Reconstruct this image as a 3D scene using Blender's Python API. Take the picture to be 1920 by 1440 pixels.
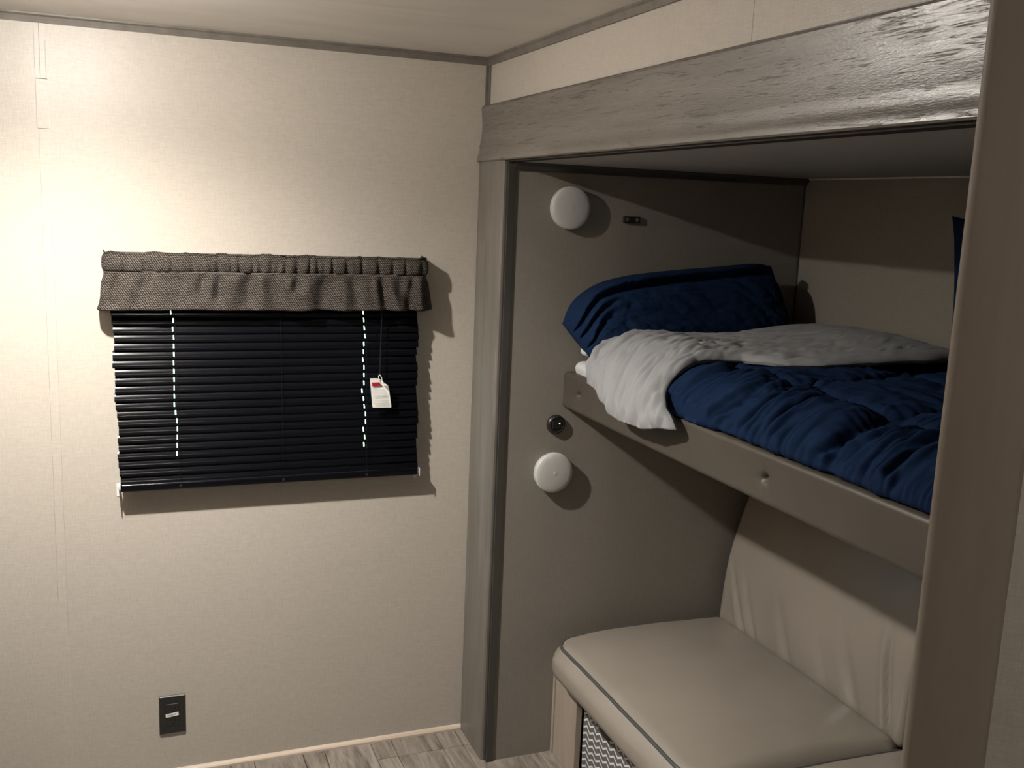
import bpy, bmesh, math, random
import numpy as np
from mathutils import Vector, Matrix, noise

random.seed(7)
for _o in list(bpy.data.objects):
    bpy.data.objects.remove(_o)
S = bpy.context.scene
COL = S.collection

# ------------------------------------------------------------------ camera
F_PX = 1863.8
YAW, PITCH, ROLL = math.radians(21.532), math.radians(-10.004), math.radians(2.3458)
CAM = Vector((0, 0, 1.633))
_f = Vector((math.sin(YAW) * math.cos(PITCH), math.cos(YAW) * math.cos(PITCH), math.sin(PITCH)))
_r = Vector((math.cos(YAW), -math.sin(YAW), 0))
_u = _r.cross(_f)
RT = _r * math.cos(ROLL) + _u * math.sin(ROLL)
UP = -_r * math.sin(ROLL) + _u * math.cos(ROLL)
cam = bpy.data.cameras.new('camera')
cam.sensor_fit = 'HORIZONTAL'
cam.sensor_width = 36
cam.lens = 36 * F_PX / 1920
cam.clip_start = 0.02
cob = bpy.data.objects.new('camera', cam)
COL.objects.link(cob)
cob.matrix_world = Matrix(((RT.x, UP.x, -_f.x, CAM.x), (RT.y, UP.y, -_f.y, CAM.y), (RT.z, UP.z, -_f.z, CAM.z), (0, 0, 0, 1)))
S.camera = cob

# ------------------------------------------------------------------ daylight outside, exposure
W = bpy.data.worlds.new('sky')
S.world = W
W.use_nodes = True
_wn = W.node_tree.nodes
_sky = _wn.new('ShaderNodeTexSky')
_sky.sky_type = 'NISHITA'
_sky.sun_disc = False
_sky.sun_elevation = math.radians(40)
_sky.sun_rotation = math.radians(180)
W.node_tree.links.new(_sky.outputs[0], _wn['Background'].inputs[0])
_wn['Background'].inputs[1].default_value = 3.2
_sun = bpy.data.lights.new('sun', 'SUN')
_sun.energy = 110.0
_sun.angle = .01
_so = bpy.data.objects.new('sun', _sun)
COL.objects.link(_so)
_so.rotation_euler = (math.radians(50), 0, 0)      # from behind the viewer, onto the grass outside
LAMP = Vector((-0.13, 2.03, 2.0))
LAMP_STRENGTH = 4500.0
LAMP_SPOT = 182.0
FILL_STRENGTH = 1700.0  # added fill light behind the viewer
S.view_settings.view_transform = 'Standard'
S.view_settings.look = 'None'
S.view_settings.gamma = 1
S.view_settings.use_curve_mapping = False
S.view_settings.exposure = 0.0


# ------------------------------------------------------------------ helpers
def hit(u, v, axis, val):
    """point of the room seen at a photo pixel, on a plane of constant x (0), y (1) or z (2)"""
    d = _f + RT * ((u - 960) / F_PX) - UP * ((v - 720) / F_PX)
    return CAM + d * ((val - CAM[axis]) / d[axis])


def sm(a, b, x):
    t = min(max((x - a) / (b - a), 0), 1)
    return t * t * (3 - 2 * t)


def interp(pts, t):
    """piecewise linear through [(t, val...)]"""
    if t <= pts[0][0]:
        return pts[0][1:]
    for a, b in zip(pts, pts[1:]):
        if t <= b[0]:
            k = (t - a[0]) / (b[0] - a[0])
            return tuple(p + (q - p) * k for p, q in zip(a[1:], b[1:]))
    return pts[-1][1:]


def smooth_curve(pts, n):
    """Catmull-Rom through points, n samples"""
    P = [Vector(p) for p in pts]
    P = [P[0] * 2 - P[1]] + P + [P[-1] * 2 - P[-2]]
    out = []
    m = len(P) - 3
    for i in range(n):
        s = i / (n - 1) * m
        k = min(int(s), m - 1)
        t = s - k
        a, b, c, d = P[k:k + 4]
        out.append(0.5 * ((2 * b) + (c - a) * t + (2 * a - 5 * b + 4 * c - d) * t * t + (3 * b - a - 3 * c + d) * t ** 3))
    return out


def n3(x, y, z=0.0):
    return noise.noise(Vector((x, y, z)))


def billow(x, y, z=0.0):
    return abs(noise.noise(Vector((x, y, z))))


class MB:
    def __init__(self):
        self.v, self.f = [], []

    def add(self, vs, fs):
        o = len(self.v)
        self.v += [tuple(p) for p in vs]
        self.f += [tuple(o + i for i in f) for f in fs]
        return self

    def box(self, x0, x1, y0, y1, z0, z1):
        vs = [(x, y, z) for x in (x0, x1) for y in (y0, y1) for z in (z0, z1)]
        return self.add(vs, [(0, 1, 3, 2), (4, 6, 7, 5), (0, 4, 5, 1), (2, 3, 7, 6), (0, 2, 6, 4), (1, 5, 7, 3)])

    def obox(self, c, ax, ay, az, hx, hy, hz):
        c, ax, ay, az = Vector(c), Vector(ax), Vector(ay), Vector(az)
        vs = [c + ax * (sx * hx) + ay * (sy * hy) + az * (sz * hz) for sx in (-1, 1) for sy in (-1, 1) for sz in (-1, 1)]
        return self.add(vs, [(0, 1, 3, 2), (4, 6, 7, 5), (0, 4, 5, 1), (2, 3, 7, 6), (0, 2, 6, 4), (1, 5, 7, 3)])

    def loft(self, rings, closed=True, caps=True, wrap=False):
        n = len(rings[0])
        vs = [p for r in rings for p in r]
        fs = []
        m = len(rings)
        for i in range(m if wrap else m - 1):
            i2 = (i + 1) % m
            for j in range(n if closed else n - 1):
                j2 = (j + 1) % n
                fs.append((i * n + j, i * n + j2, i2 * n + j2, i2 * n + j))
        if caps and closed and not wrap:
            fs.append(tuple(range(n - 1, -1, -1)))
            fs.append(tuple((m - 1) * n + j for j in range(n)))
        return self.add(vs, fs)

    def grid(self, rows):
        return self.loft(rows, closed=False, caps=False)

    def tube(self, pts, r, n=8):
        pts = [Vector(p) for p in pts]
        rings = []
        ref = None
        for i, p in enumerate(pts):
            t = (pts[min(i + 1, len(pts) - 1)] - pts[max(i - 1, 0)]).normalized()
            if ref is None:
                ref = Vector((0, 0, 1)) if abs(t.z) < 0.9 else Vector((1, 0, 0))
            a = (ref - t * ref.dot(t)).normalized()
            ref = a
            b = t.cross(a)
            rr = r(i / (len(pts) - 1)) if callable(r) else r
            rings.append([p + a * (rr * math.cos(2 * math.pi * k / n)) + b * (rr * math.sin(2 * math.pi * k / n)) for k in range(n)])
        return self.loft(rings)

    def lathe(self, c, axis, prof, n=40):
        """prof: [(radius, height along axis)]"""
        c, axis = Vector(c), Vector(axis).normalized()
        ref = Vector((0, 0, 1)) if abs(axis.z) < 0.9 else Vector((1, 0, 0))
        a = (ref - axis * ref.dot(axis)).normalized()
        b = axis.cross(a)
        rings = [[c + axis * h + a * (r * math.cos(2 * math.pi * k / n)) + b * (r * math.sin(2 * math.pi * k / n)) for k in range(n)] for r, h in prof]
        return self.loft(rings)

    def rbox(self, x0, x1, y0, y1, z0, z1, r, nx=6, ny=6, nz=4, seg=4, fn=None):
        """box with rounded edges, optional fn(Vector)->Vector deformation"""
        c = Vector(((x0 + x1) / 2, (y0 + y1) / 2, (z0 + z1) / 2))
        h = Vector(((x1 - x0) / 2, (y1 - y0) / 2, (z1 - z0) / 2))
        r = min(r, h.x * .999, h.y * .999, h.z * .999)
        def axis(hh, n):
            e = [math.tan(math.radians(45) * k / seg) for k in range(seg + 1)]
            lo = [-hh + r - r * q for q in reversed(e)]
            mid = [-(hh - r) + 2 * (hh - r) * k / n for k in range(1, n)]
            return lo + mid + [-q for q in reversed(lo)]
        A = [axis(h.x, nx), axis(h.y, ny), axis(h.z, nz)]
        idx, vs, fs = {}, [], []
        def vert(q):
            k = tuple(round(t, 7) for t in q)
            if k not in idx:
                q = Vector(q)
                inn = Vector([min(max(q[i], -(h[i] - r)), h[i] - r) for i in range(3)])
                d = q - inn
                p = inn + d.normalized() * r if d.length > 1e-9 else inn
                p = c + p
                idx[k] = len(vs)
                vs.append(fn(p) if fn else p)
            return idx[k]
        for ax in range(3):
            b1, b2 = (ax + 1) % 3, (ax + 2) % 3
            for s in (-1, 1):
                for i in range(len(A[b1]) - 1):
                    for j in range(len(A[b2]) - 1):
                        quad = []
                        for di, dj in ((0, 0), (1, 0), (1, 1), (0, 1)):
                            q = [0, 0, 0]
                            q[ax] = s * h[ax]
                            q[b1] = A[b1][i + di]
                            q[b2] = A[b2][j + dj]
                            quad.append(vert(q))
                        fs.append(tuple(quad if s > 0 else quad[::-1]))
        return self.add(vs, fs)

    def build(self, name, m, parent=None, smooth=False, angle=None, origin=None):
        o0 = Vector(parent['_org']) if parent is not None else Vector(origin or (0, 0, 0))
        me = bpy.data.meshes.new(name)
        me.from_pydata([(p[0] - o0.x, p[1] - o0.y, p[2] - o0.z) for p in self.v], [], self.f)
        me.materials.append(m)
        bm = bmesh.new()
        bm.from_mesh(me)
        bmesh.ops.recalc_face_normals(bm, faces=bm.faces)
        bm.to_mesh(me)
        bm.free()
        if smooth:
            me.polygons.foreach_set('use_smooth', [True] * len(me.polygons))
            if angle:
                me.set_sharp_from_angle(angle=math.radians(angle))
        o = bpy.data.objects.new(name, me)
        COL.objects.link(o)
        if parent is not None:
            o.parent = parent
        else:
            o.location = o0
        o['_org'] = tuple(o0)
        return o


def thing(name, loc, label, cat, group=None):
    e = bpy.data.objects.new(name, None)
    e.empty_display_size = 0.05
    COL.objects.link(e)
    e.location = loc
    e['_org'] = tuple(loc)
    tag(e, label, cat, group)
    return e


def tag(o, label=None, cat=None, group=None, kind=None):
    if label:
        o['label'] = label
    if cat:
        o['category'] = cat
    if group:
        o['group'] = group
    if kind:
        o['kind'] = kind
    return o


# ------------------------------------------------------------------ materials
def lin(c):
    return tuple(((q / 255) / 12.92 if q / 255 <= .04045 else ((q / 255 + .055) / 1.055) ** 2.4) for q in c) + (1,)


def mat(name, col, rough=.6, spec=.5, **kw):
    m = bpy.data.materials.new(name)
    m.use_nodes = True
    b = m.node_tree.nodes['Principled BSDF']
    b.inputs['Base Color'].default_value = tuple(col[:3]) + (1,)
    b.inputs['Roughness'].default_value = rough
    b.inputs['Specular IOR Level'].default_value = spec
    for k, v in kw.items():
        b.inputs[k.replace('_', ' ')].default_value = v
    return m


class NT:
    """tiny node-building helper"""
    def __init__(self, m):
        self.t = m.node_tree
        self.n = self.t.nodes
        self.b = self.n['Principled BSDF']

    def link(self, a, b):
        self.t.links.new(a, b)

    def node(self, kind, **props):
        k = self.n.new(kind)
        for p, v in props.items():
            setattr(k, p, v)
        return k

    def coord(self, scale=(1, 1, 1), rot=(0, 0, 0), which='Object'):
        tc = self.node('ShaderNodeTexCoord')
        mp = self.node('ShaderNodeMapping')
        mp.inputs['Scale'].default_value = scale
        mp.inputs['Rotation'].default_value = rot
        self.link(tc.outputs[which], mp.inputs[0])
        return mp.outputs[0]

    def noise(self, vec, scale, detail=4, rough=.55, dist=0):
        k = self.node('ShaderNodeTexNoise')
        k.inputs['Scale'].default_value = scale
        k.inputs['Detail'].default_value = detail
        k.inputs['Roughness'].default_value = rough
        k.inputs['Distortion'].default_value = dist
        self.link(vec, k.inputs['Vector'])
        return k.outputs['Fac']

    def ramp(self, fac, stops):
        k = self.node('ShaderNodeValToRGB')
        el = k.color_ramp.elements
        while len(el) < len(stops):
            el.new(.5)
        for e, (p, c) in zip(el, stops):
            e.position = p
            e.color = (tuple(c[:3]) + (1,)) if not isinstance(c, (int, float)) else (c, c, c, 1)
        self.link(fac, k.inputs[0])
        return k.outputs[0]

    def math(self, op, a, b=None, c=None):
        k = self.node('ShaderNodeMath', operation=op)
        for i, q in enumerate((a, b, c)):
            if q is None:
                continue
            if isinstance(q, (int, float)):
                k.inputs[i].default_value = q
            else:
                self.link(q, k.inputs[i])
        return k.outputs[0]

    def mix(self, fac, a, b, blend='MIX'):
        k = self.node('ShaderNodeMix', data_type='RGBA', blend_type=blend)
        for i, q in ((0, fac), (6, a), (7, b)):
            if isinstance(q, (int, float)):
                k.inputs[i].default_value = q
            elif isinstance(q, tuple):
                k.inputs[i].default_value = tuple(q[:3]) + (1,)
            else:
                self.link(q, k.inputs[i])
        return k.outputs[2]

    def bump(self, h, strength=.2, dist=.002):
        k = self.node('ShaderNodeBump')
        k.inputs['Strength'].default_value = strength
        k.inputs['Distance'].default_value = dist
        self.link(h, k.inputs['Height'])
        self.link(k.outputs[0], self.b.inputs['Normal'])

    def color(self, s):
        self.link(s, self.b.inputs['Base Color'])

    def rough(self, s):
        self.link(s, self.b.inputs['Roughness'])


def wallpaper(name, col, rough=.42):
    m = mat(name, col, rough, .45)
    t = NT(m)
    h = t.noise(t.coord((40, 40, 420)), 1.0, 3)
    v = t.noise(t.coord((420, 420, 40)), 1.0, 3)
    s = t.math('ADD', h, v)
    f = t.noise(t.coord((1, 1, 1)), 520, 2)
    s2 = t.math('ADD', t.math('MULTIPLY', s, .5), t.math('MULTIPLY', f, .35))
    a = tuple(q * .90 for q in col)
    b = tuple(min(1, q * 1.08) for q in col)
    t.color(t.ramp(s2, [(.5, a), (.85, b)]))
    t.bump(s2, .35, .0012)
    return m


def grain(name, axis, stops, rough=.4, scale=1.0, cracks=True, bump=.3, spec=.5):
    """weathered wood print running along axis"""
    m = mat(name, stops[0][1], rough, spec)
    t = NT(m)
    sc = [26 * scale] * 3
    sc[axis] = 2.2 * scale
    vec = t.coord(tuple(sc))
    a = t.noise(vec, 1.0, 8, .62, .6)
    sc2 = [120 * scale] * 3
    sc2[axis] = 9 * scale
    b = t.noise(t.coord(tuple(sc2)), 1.0, 6, .7, .3)
    mixf = t.math('ADD', t.math('MULTIPLY', a, .65), t.math('MULTIPLY', b, .35))
    c = t.ramp(mixf, stops)
    if cracks:
        sc3 = [250 * scale] * 3
        sc3[axis] = 14 * scale
        k = t.noise(t.coord(tuple(sc3)), 1.0, 5, .65, .8)
        sc4 = [7, 7, 7]
        sc4[axis] = 2
        pat = t.noise(t.coord(tuple(sc4)), 1.0, 2)
        kk = t.math('SUBTRACT', k, t.math('MULTIPLY', t.math('SUBTRACT', pat, .5), .35))
        crack = t.ramp(kk, [(.36, 1.0), (.405, 0.0)])
        c = t.mix(t.math('MULTIPLY', crack, .75), c, tuple(q * .22 for q in stops[0][1][:3]))
        hh = t.math('SUBTRACT', mixf, t.math('MULTIPLY', crack, .6))
        t.rough(t.ramp(k, [(.3, rough + .2), (.6, rough)]))
    else:
        hh = mixf
    t.color(c)
    if cracks:
        sc5 = [420] * 3
        sc5[axis] = 110
        e5 = t.noise(t.coord(tuple(sc5)), 1.0, 3, .6)
        t.bump(t.math('SUBTRACT', t.math('ADD', e5, t.math('MULTIPLY', b, .35)), t.math('MULTIPLY', crack, .8)), bump, .0010)
    else:
        t.bump(b, bump, .0008)
    return m


def fabric(name, col, rough=.9, scale=700, amp=.12, sheen=.3, bump=.15):
    m = mat(name, col, rough, .06)
    b = m.node_tree.nodes['Principled BSDF']
    b.inputs['Sheen Weight'].default_value = sheen
    b.inputs['Sheen Roughness'].default_value = .5
    t = NT(m)
    f = t.noise(t.coord(), scale, 2)
    g = t.noise(t.coord(), 14, 4)
    s = t.math('ADD', t.math('MULTIPLY', f, .5), t.math('MULTIPLY', g, .5))
    t.color(t.ramp(s, [(.3, tuple(q * (1 - amp) for q in col[:3])), (.7, tuple(q * (1 + amp) for q in col[:3]))]))
    t.bump(f, bump, .001)
    return m


M = {}
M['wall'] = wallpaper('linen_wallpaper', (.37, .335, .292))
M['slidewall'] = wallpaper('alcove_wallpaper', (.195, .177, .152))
M['strip'] = wallpaper('seam_strip', (.375, .34, .297), .38)
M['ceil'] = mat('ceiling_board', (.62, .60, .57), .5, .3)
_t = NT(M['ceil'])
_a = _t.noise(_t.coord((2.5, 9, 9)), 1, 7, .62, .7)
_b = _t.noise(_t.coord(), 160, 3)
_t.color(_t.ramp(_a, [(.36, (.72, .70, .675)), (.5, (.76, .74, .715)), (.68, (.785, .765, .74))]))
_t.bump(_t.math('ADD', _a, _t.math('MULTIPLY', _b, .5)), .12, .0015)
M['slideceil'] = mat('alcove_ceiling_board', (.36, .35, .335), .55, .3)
M['cove'] = mat('grey_cove_trim', (.20, .178, .155), .45, .4)
_t = NT(M['cove'])
_t.color(_t.ramp(_t.noise(_t.coord(), 25, 5), [(.35, (.10, .088, .076)), (.65, (.135, .12, .105))]))
GR = [(.30, (.072, .062, .053)), (.50, (.115, .101, .088)), (.68, (.16, .145, .129))]
GP_ = [(.30, (.085, .074, .064)), (.50, (.125, .111, .097)), (.68, (.16, .145, .13))]
M['beam'] = grain('weathered_fascia_wood', 1, GR, .30, 1.0, True, .6, 1.0)
M['post'] = grain('weathered_post_wood', 2, GP_, .45, 1.0, False, .15)
M['door'] = grain('door_stile_wood', 2, [(.3, (.185, .15, .12)), (.7, (.235, .195, .158))], .6, .8, False, .1, .3)
M['box'] = grain('bench_face_wood', 2, [(.3, (.235, .19, .15)), (.5, (.29, .24, .195)), (.7, (.335, .285, .235))], .5, 1.0, False, .12)
M['base'] = mat('pale_base_moulding', (.66, .55, .44), .4, .4)
_t = NT(M['base'])
_t.color(_t.ramp(_t.noise(_t.coord((3, 60, 60)), 1, 5), [(.35, (.40, .325, .26)), (.65, (.50, .42, .345))]))
M['plank'] = mat('vinyl_plank', (.3, .26, .22), .5, .4)
_t = NT(M['plank'])
_oi = _t.node('ShaderNodeObjectInfo')
_tc = _t.node('ShaderNodeTexCoord')
_ad = _t.node('ShaderNodeVectorMath', operation='ADD')
_cmb = _t.node('ShaderNodeCombineXYZ')
_t.link(_t.math('MULTIPLY', _oi.outputs['Random'], 37.0), _cmb.inputs[0])
_t.link(_t.math('MULTIPLY', _oi.outputs['Random'], 91.0), _cmb.inputs[1])
_t.link(_tc.outputs['Object'], _ad.inputs[0])
_t.link(_cmb.outputs[0], _ad.inputs[1])
_mp = _t.node('ShaderNodeMapping')
_mp.inputs['Scale'].default_value = (22, 3.2, 22)
_t.link(_ad.outputs[0], _mp.inputs[0])
_a = _t.noise(_mp.outputs[0], 1.0, 8, .65, 1.6)
_mp2 = _t.node('ShaderNodeMapping')
_mp2.inputs['Scale'].default_value = (110, 12, 110)
_t.link(_ad.outputs[0], _mp2.inputs[0])
_b = _t.noise(_mp2.outputs[0], 1.0, 5, .6, .4)
_s = _t.math('ADD', _t.math('MULTIPLY', _a, .7), _t.math('MULTIPLY', _b, .3))
_c = _t.ramp(_s, [(.34, (.055, .045, .036)), (.44, (.145, .125, .105)), (.56, (.235, .207, .178)), (.70, (.30, .268, .235))])
_t.color(_t.mix(_t.math('MULTIPLY_ADD', _oi.outputs['Random'], .3, 0), _c, (.12, .10, .083)))
_t.bump(_s, .2, .0015)
M['dark'] = mat('dark_joint', (.03, .026, .022), .8, .2)
M['seal'] = mat('black_rubber_seal', (.012, .011, .010), .55, .4)
M['edge'] = mat('slide_edge_trim', (.045, .041, .036), .35, .5)
M['blind'] = mat('black_slat', (.0020, .0020, .0030), .17, .30)
M['blackplastic'] = mat('black_plastic', (.012, .011, .010), .38, .5)
M['blackmatte'] = mat('black_recess', (.003, .003, .003), .8, .2)
M['cord'] = mat('dark_cord', (.004, .004, .0045), .8, .1)
M['clearwand'] = mat('smoky_wand', (.008, .008, .009), .7, .15)
M['white'] = mat('white_plastic', (.55, .545, .53), .42, .45)
M['lens'] = mat('white_lamp_lens', (.42, .415, .40), .38, .5)
M['screw'] = mat('steel_screw', (.45, .44, .43), .35, .5, Metallic=1.0)
M['paper'] = mat('white_card', (.62, .61, .58), .6, .3)
M['red'] = mat('red_print', (.27, .006, .012), .55, .3)
M['print'] = mat('grey_print', (.45, .44, .42), .7, .2)
M['flap'] = mat('card_back', (.30, .29, .28), .7, .2)
M['led'] = mat('green_led', (.1, .5, .2), .4, .4)
_b0 = M['led'].node_tree.nodes['Principled BSDF']
_b0.inputs['Emission Color'].default_value = (.25, 1, .45, 1)
_b0.inputs['Emission Strength'].default_value = 2.5
M['navy'] = fabric('navy_cotton', (.0060, .0155, .043), .9, 900, .22, .0)
M['grey'] = fabric('pale_grey_cotton', (.240, .243, .250), .9, 900, .06, .05)
M['sheet'] = fabric('white_sheet', (.46, .465, .48), .9, 900, .04, .05)
M['vinyl'] = mat('taupe_vinyl', (.385, .335, .28), .33, .8)
_t = NT(M['vinyl'])
_a = _t.noise(_t.coord(), 420, 3)
_t.color(_t.ramp(_t.noise(_t.coord(), 6, 3), [(.3, (.215, .188, .158)), (.7, (.24, .211, .179))]))
_t.bump(_a, .12, .0006)
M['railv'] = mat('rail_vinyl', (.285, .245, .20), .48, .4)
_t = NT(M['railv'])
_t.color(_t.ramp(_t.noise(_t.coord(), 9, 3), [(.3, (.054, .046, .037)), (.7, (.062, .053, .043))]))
_t.bump(_t.noise(_t.coord(), 420, 3), .15, .0006)
M['piping'] = mat('grey_piping', (.055, .054, .052), .42, .45)
M['ply'] = mat('plywood', (.30, .22, .14), .7, .3)
# twill of the valance
M['valance'] = mat('tweed_fabric', (.13, .11, .095), .92, .15)
_t = NT(M['valance'])
_vec = _t.coord((1, 1, 1), (0, math.radians(34), 0))
_w = _t.node('ShaderNodeTexWave', wave_type='BANDS', bands_direction='X')
_w.inputs['Scale'].default_value = 66
_w.inputs['Distortion'].default_value = 2.5
_w.inputs['Detail'].default_value = 2
_w.inputs['Detail Scale'].default_value = 3
_t.link(_vec, _w.inputs[0])
_w2 = _t.node('ShaderNodeTexWave', wave_type='BANDS', bands_direction='Z')
_w2.inputs['Scale'].default_value = 58
_w2.inputs['Distortion'].default_value = 3
_t.link(_t.coord(), _w2.inputs[0])
_n = _t.noise(_t.coord(), 240, 4, .7)
_s = _t.math('ADD', _t.math('MULTIPLY', _w.outputs['Fac'], .4), _t.math('ADD', _t.math('MULTIPLY', _w2.outputs['Fac'], .2), _t.math('MULTIPLY', _n, .5)))
_t.color(_t.ramp(_s, [(.34, (.0065, .0052, .0045)), (.55, (.026, .0215, .0187)), (.80, (.11, .092, .080))]))
_t.bump(_s, .6, .0015)
M['thread'] = mat('seam_thread', (.17, .15, .135), .8, .2)
# chevron bin
M['chev'] = mat('chevron_fabric', (.2, .2, .2), .9, .2)
_t = NT(M['chev'])
_tc = _t.node('ShaderNodeTexCoord')
_sx = _t.node('ShaderNodeSeparateXYZ')
_t.link(_tc.outputs['Object'], _sx.inputs[0])
_tri = _t.math('PINGPONG', _t.math('ADD', _sx.outputs[1], _sx.outputs[0]), .021)
_z = _t.math('FRACT', _t.math('DIVIDE', _t.math('ADD', _sx.outputs[2], _t.math('MULTIPLY', _tri, .62)), .0205))
_st = _t.math('GREATER_THAN', _z, .70)
_nn = _t.noise(_t.coord(), 500, 2)
_gr = _t.ramp(_nn, [(.3, (.075, .073, .073)), (.7, (.14, .137, .137))])
_t.color(_t.mix(_st, _gr, (.62, .61, .59)))
_t.bump(_nn, .2, .001)
M['glass'] = bpy.data.materials.new('tinted_glass')
M['glass'].use_nodes = True
_g = M['glass'].node_tree
_g.nodes.remove(_g.nodes['Principled BSDF'])
_tr = _g.nodes.new('ShaderNodeBsdfTransparent')
_tr.inputs[0].default_value = (.62, .70, .66, 1)
_gl = _g.nodes.new('ShaderNodeBsdfGlossy')
_gl.inputs['Roughness'].default_value = .05
_mx = _g.nodes.new('ShaderNodeMixShader')
_mx.inputs[0].default_value = .06
_g.links.new(_tr.outputs[0], _mx.inputs[1])
_g.links.new(_gl.outputs[0], _mx.inputs[2])
_g.links.new(_mx.outputs[0], _g.nodes['Material Output'].inputs[0])
M['alu'] = mat('black_window_frame', (.02, .02, .02), .4, .5)
M['grass'] = mat('grass', (.10, .22, .05), .9, .2)
_t = NT(M['grass'])
_t.color(_t.ramp(_t.noise(_t.coord(), 3, 6), [(.35, (.16, .26, .13)), (.65, (.38, .46, .30))]))
M['glow'] = bpy.data.materials.new('lamp_glow')
M['glow'].use_nodes = True
_b0 = M['glow'].node_tree.nodes['Principled BSDF']
_b0.inputs['Base Color'].default_value = (.8, .8, .8, 1)
_b0.inputs['Emission Color'].default_value = (1.0, .955, .88, 1)
_b0.inputs['Emission Strength'].default_value = LAMP_STRENGTH

M['fill_glow'] = M['glow'].copy()
M['fill_glow'].name = 'added_fill_glow'
M['fill_glow'].node_tree.nodes['Principled BSDF'].inputs['Emission Strength'].default_value = FILL_STRENGTH

# ------------------------------------------------------------------ the room
XL, XR, YB, YF, H = -0.345, 0.985, 2.767, -1.25, 2.05
XS, YE, YN, ZS = 1.94, 2.556, 0.70, 1.757      # slide-out: back wall, far end, near end, ceiling
T = .05


def struct(o, label=None):
    tag(o, label, None, None, 'structure')
    return o


# floor of separate planks
fl = struct(MB().box(XL - T, XS + T, YF - T, YB + T, -.06, -.006).build('floor', M['dark']), 'grey-brown wood-look plank floor')
XB = [.258 - .2055 * 4 + .2055 * k for k in range(12)]
cols = []
for k, x in enumerate(XB):
    cols += [(x, x + .064), (x + .064, x + .2055)]
pm = {}
for ci, (a, b) in enumerate(cols):
    a0, b0 = max(a, XL), min(b, XS)
    if b0 - a0 < .01:
        continue
    y = 2.662 - random.choice([.0, .31, .62]) if .6 > a or a > .95 else 2.662
    if .80 < a < .9:
        y = 2.662
    cuts = [YB - .0]
    while y > YF:
        cuts.append(y)
        y -= .92
    cuts.append(YF)
    for y1, y0 in zip(cuts, cuts[1:]):
        if y1 - y0 < .02:
            continue
        key = (round(b0 - a0, 4), round(y1 - y0, 4))
        cx, cy = (a0 + b0) / 2, (y0 + y1) / 2
        if key not in pm:
            hw, hl = (b0 - a0) / 2 - .0009, (y1 - y0) / 2 - .0009
            o = MB().rbox(-hw, hw, -hl, hl, -.006, 0, .0012, 1, 1, 1, 1).build('plank', M['plank'])
            pm[key] = o.data
        else:
            o = bpy.data.objects.new('plank', pm[key])
            COL.objects.link(o)
        o.location = (cx, cy, 0)
        o.parent = fl

ce = struct(MB().box(XL - T, XR + T, YF - T, YB + T, H, H + T).build('ceiling', M['ceil']), 'pale grey mottled ceiling')
# back wall with the window hole
WX0, WX1, WZ0, WZ1 = .03, .75, .872, 1.40
wb = struct(MB().box(XL - T, WX0, YB, YB + T, -.06, H + T).box(WX1, XR + T, YB, YB + T, -.06, H + T)
            .box(WX0, WX1, YB, YB + T, -.06, WZ0).box(WX0, WX1, YB, YB + T, WZ1, H + T).build('wall_back', M['wall']),
            'beige linen-textured wall with the window')
wr = struct(MB().box(XR, XR + T, YF - T, YB, ZS + .06, H + .02).box(XR, XR + T, YE + .012, YB, -.02, ZS + .06)
            .box(XR, XR + T, YF - T, YN - .012, -.02, ZS + .06).build('wall_right', M['wall']), 'beige wall band above the slide-out opening')
struct(MB().box(XL - T, XL, YF - T, YB, -.02, H + .02).build('wall_left', M['door']), 'wood-panelled wall at the left edge')
struct(MB().box(XL - T, XR + T, YF - T, YF, -.02, H + .02).build('wall_front', M['wall']), 'beige wall behind the viewer')
# slide-out shell
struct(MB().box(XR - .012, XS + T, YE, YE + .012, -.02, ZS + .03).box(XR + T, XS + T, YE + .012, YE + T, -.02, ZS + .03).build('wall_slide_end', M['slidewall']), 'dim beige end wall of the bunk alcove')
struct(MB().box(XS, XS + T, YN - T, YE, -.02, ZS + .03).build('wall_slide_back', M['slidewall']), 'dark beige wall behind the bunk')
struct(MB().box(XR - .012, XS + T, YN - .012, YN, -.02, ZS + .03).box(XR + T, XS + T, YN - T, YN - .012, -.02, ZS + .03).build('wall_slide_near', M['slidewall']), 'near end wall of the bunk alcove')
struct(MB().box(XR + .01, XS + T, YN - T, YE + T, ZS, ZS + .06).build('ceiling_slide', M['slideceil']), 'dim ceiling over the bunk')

# wallpaper seam strips
ss = struct(MB().box(-.188, -.164, YB - .0022, YB, hit(72, 146, 1, YB).z, H - .02).build('trim_1', M['strip']), 'narrow vertical seam strip on the back wall')
MB().box(-.1865, -.161, YB - .0030, YB, hit(75, 240, 1, YB).z, hit(72, 148, 1, YB).z).build('seam_cover', M['strip'], ss)
MB().box(-.1845, -.163, YB - .0011, YB, .02, hit(75, 240, 1, YB).z).build('seam_tape', M['strip'], ss)
_za, _zb = hit(72, 147, 1, YB).z, hit(75, 240, 1, YB).z
sl = MB().box(-.1772, -.1762, YB - .0026, YB, _za, H - .02).box(-.1886, -.1879, YB - .0024, YB, _zb, H - .03).box(-.1640, -.1634, YB - .0024, YB, _za, H - .06)
sl.box(-.1880, -.1615, YB - .0032, YB, _za - .0006, _za + .0006).box(-.1868, -.1612, YB - .0032, YB, _zb - .0012, _zb)
sl.box(-.1850, -.1845, YB - .0013, YB, .55, _zb).box(-.1632, -.1628, YB - .0013, YB, .45, _zb - .2)
sl.build('seam_line', M['cove'], ss)
ys = hit(1405, 30, 0, XR).y
struct(MB().box(XR - .0005, XR, ys - .012, ys + .012, 1.90, H - .02).build('trim_2', M['strip']), 'faint seam strip on the wall above the bunk')


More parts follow.
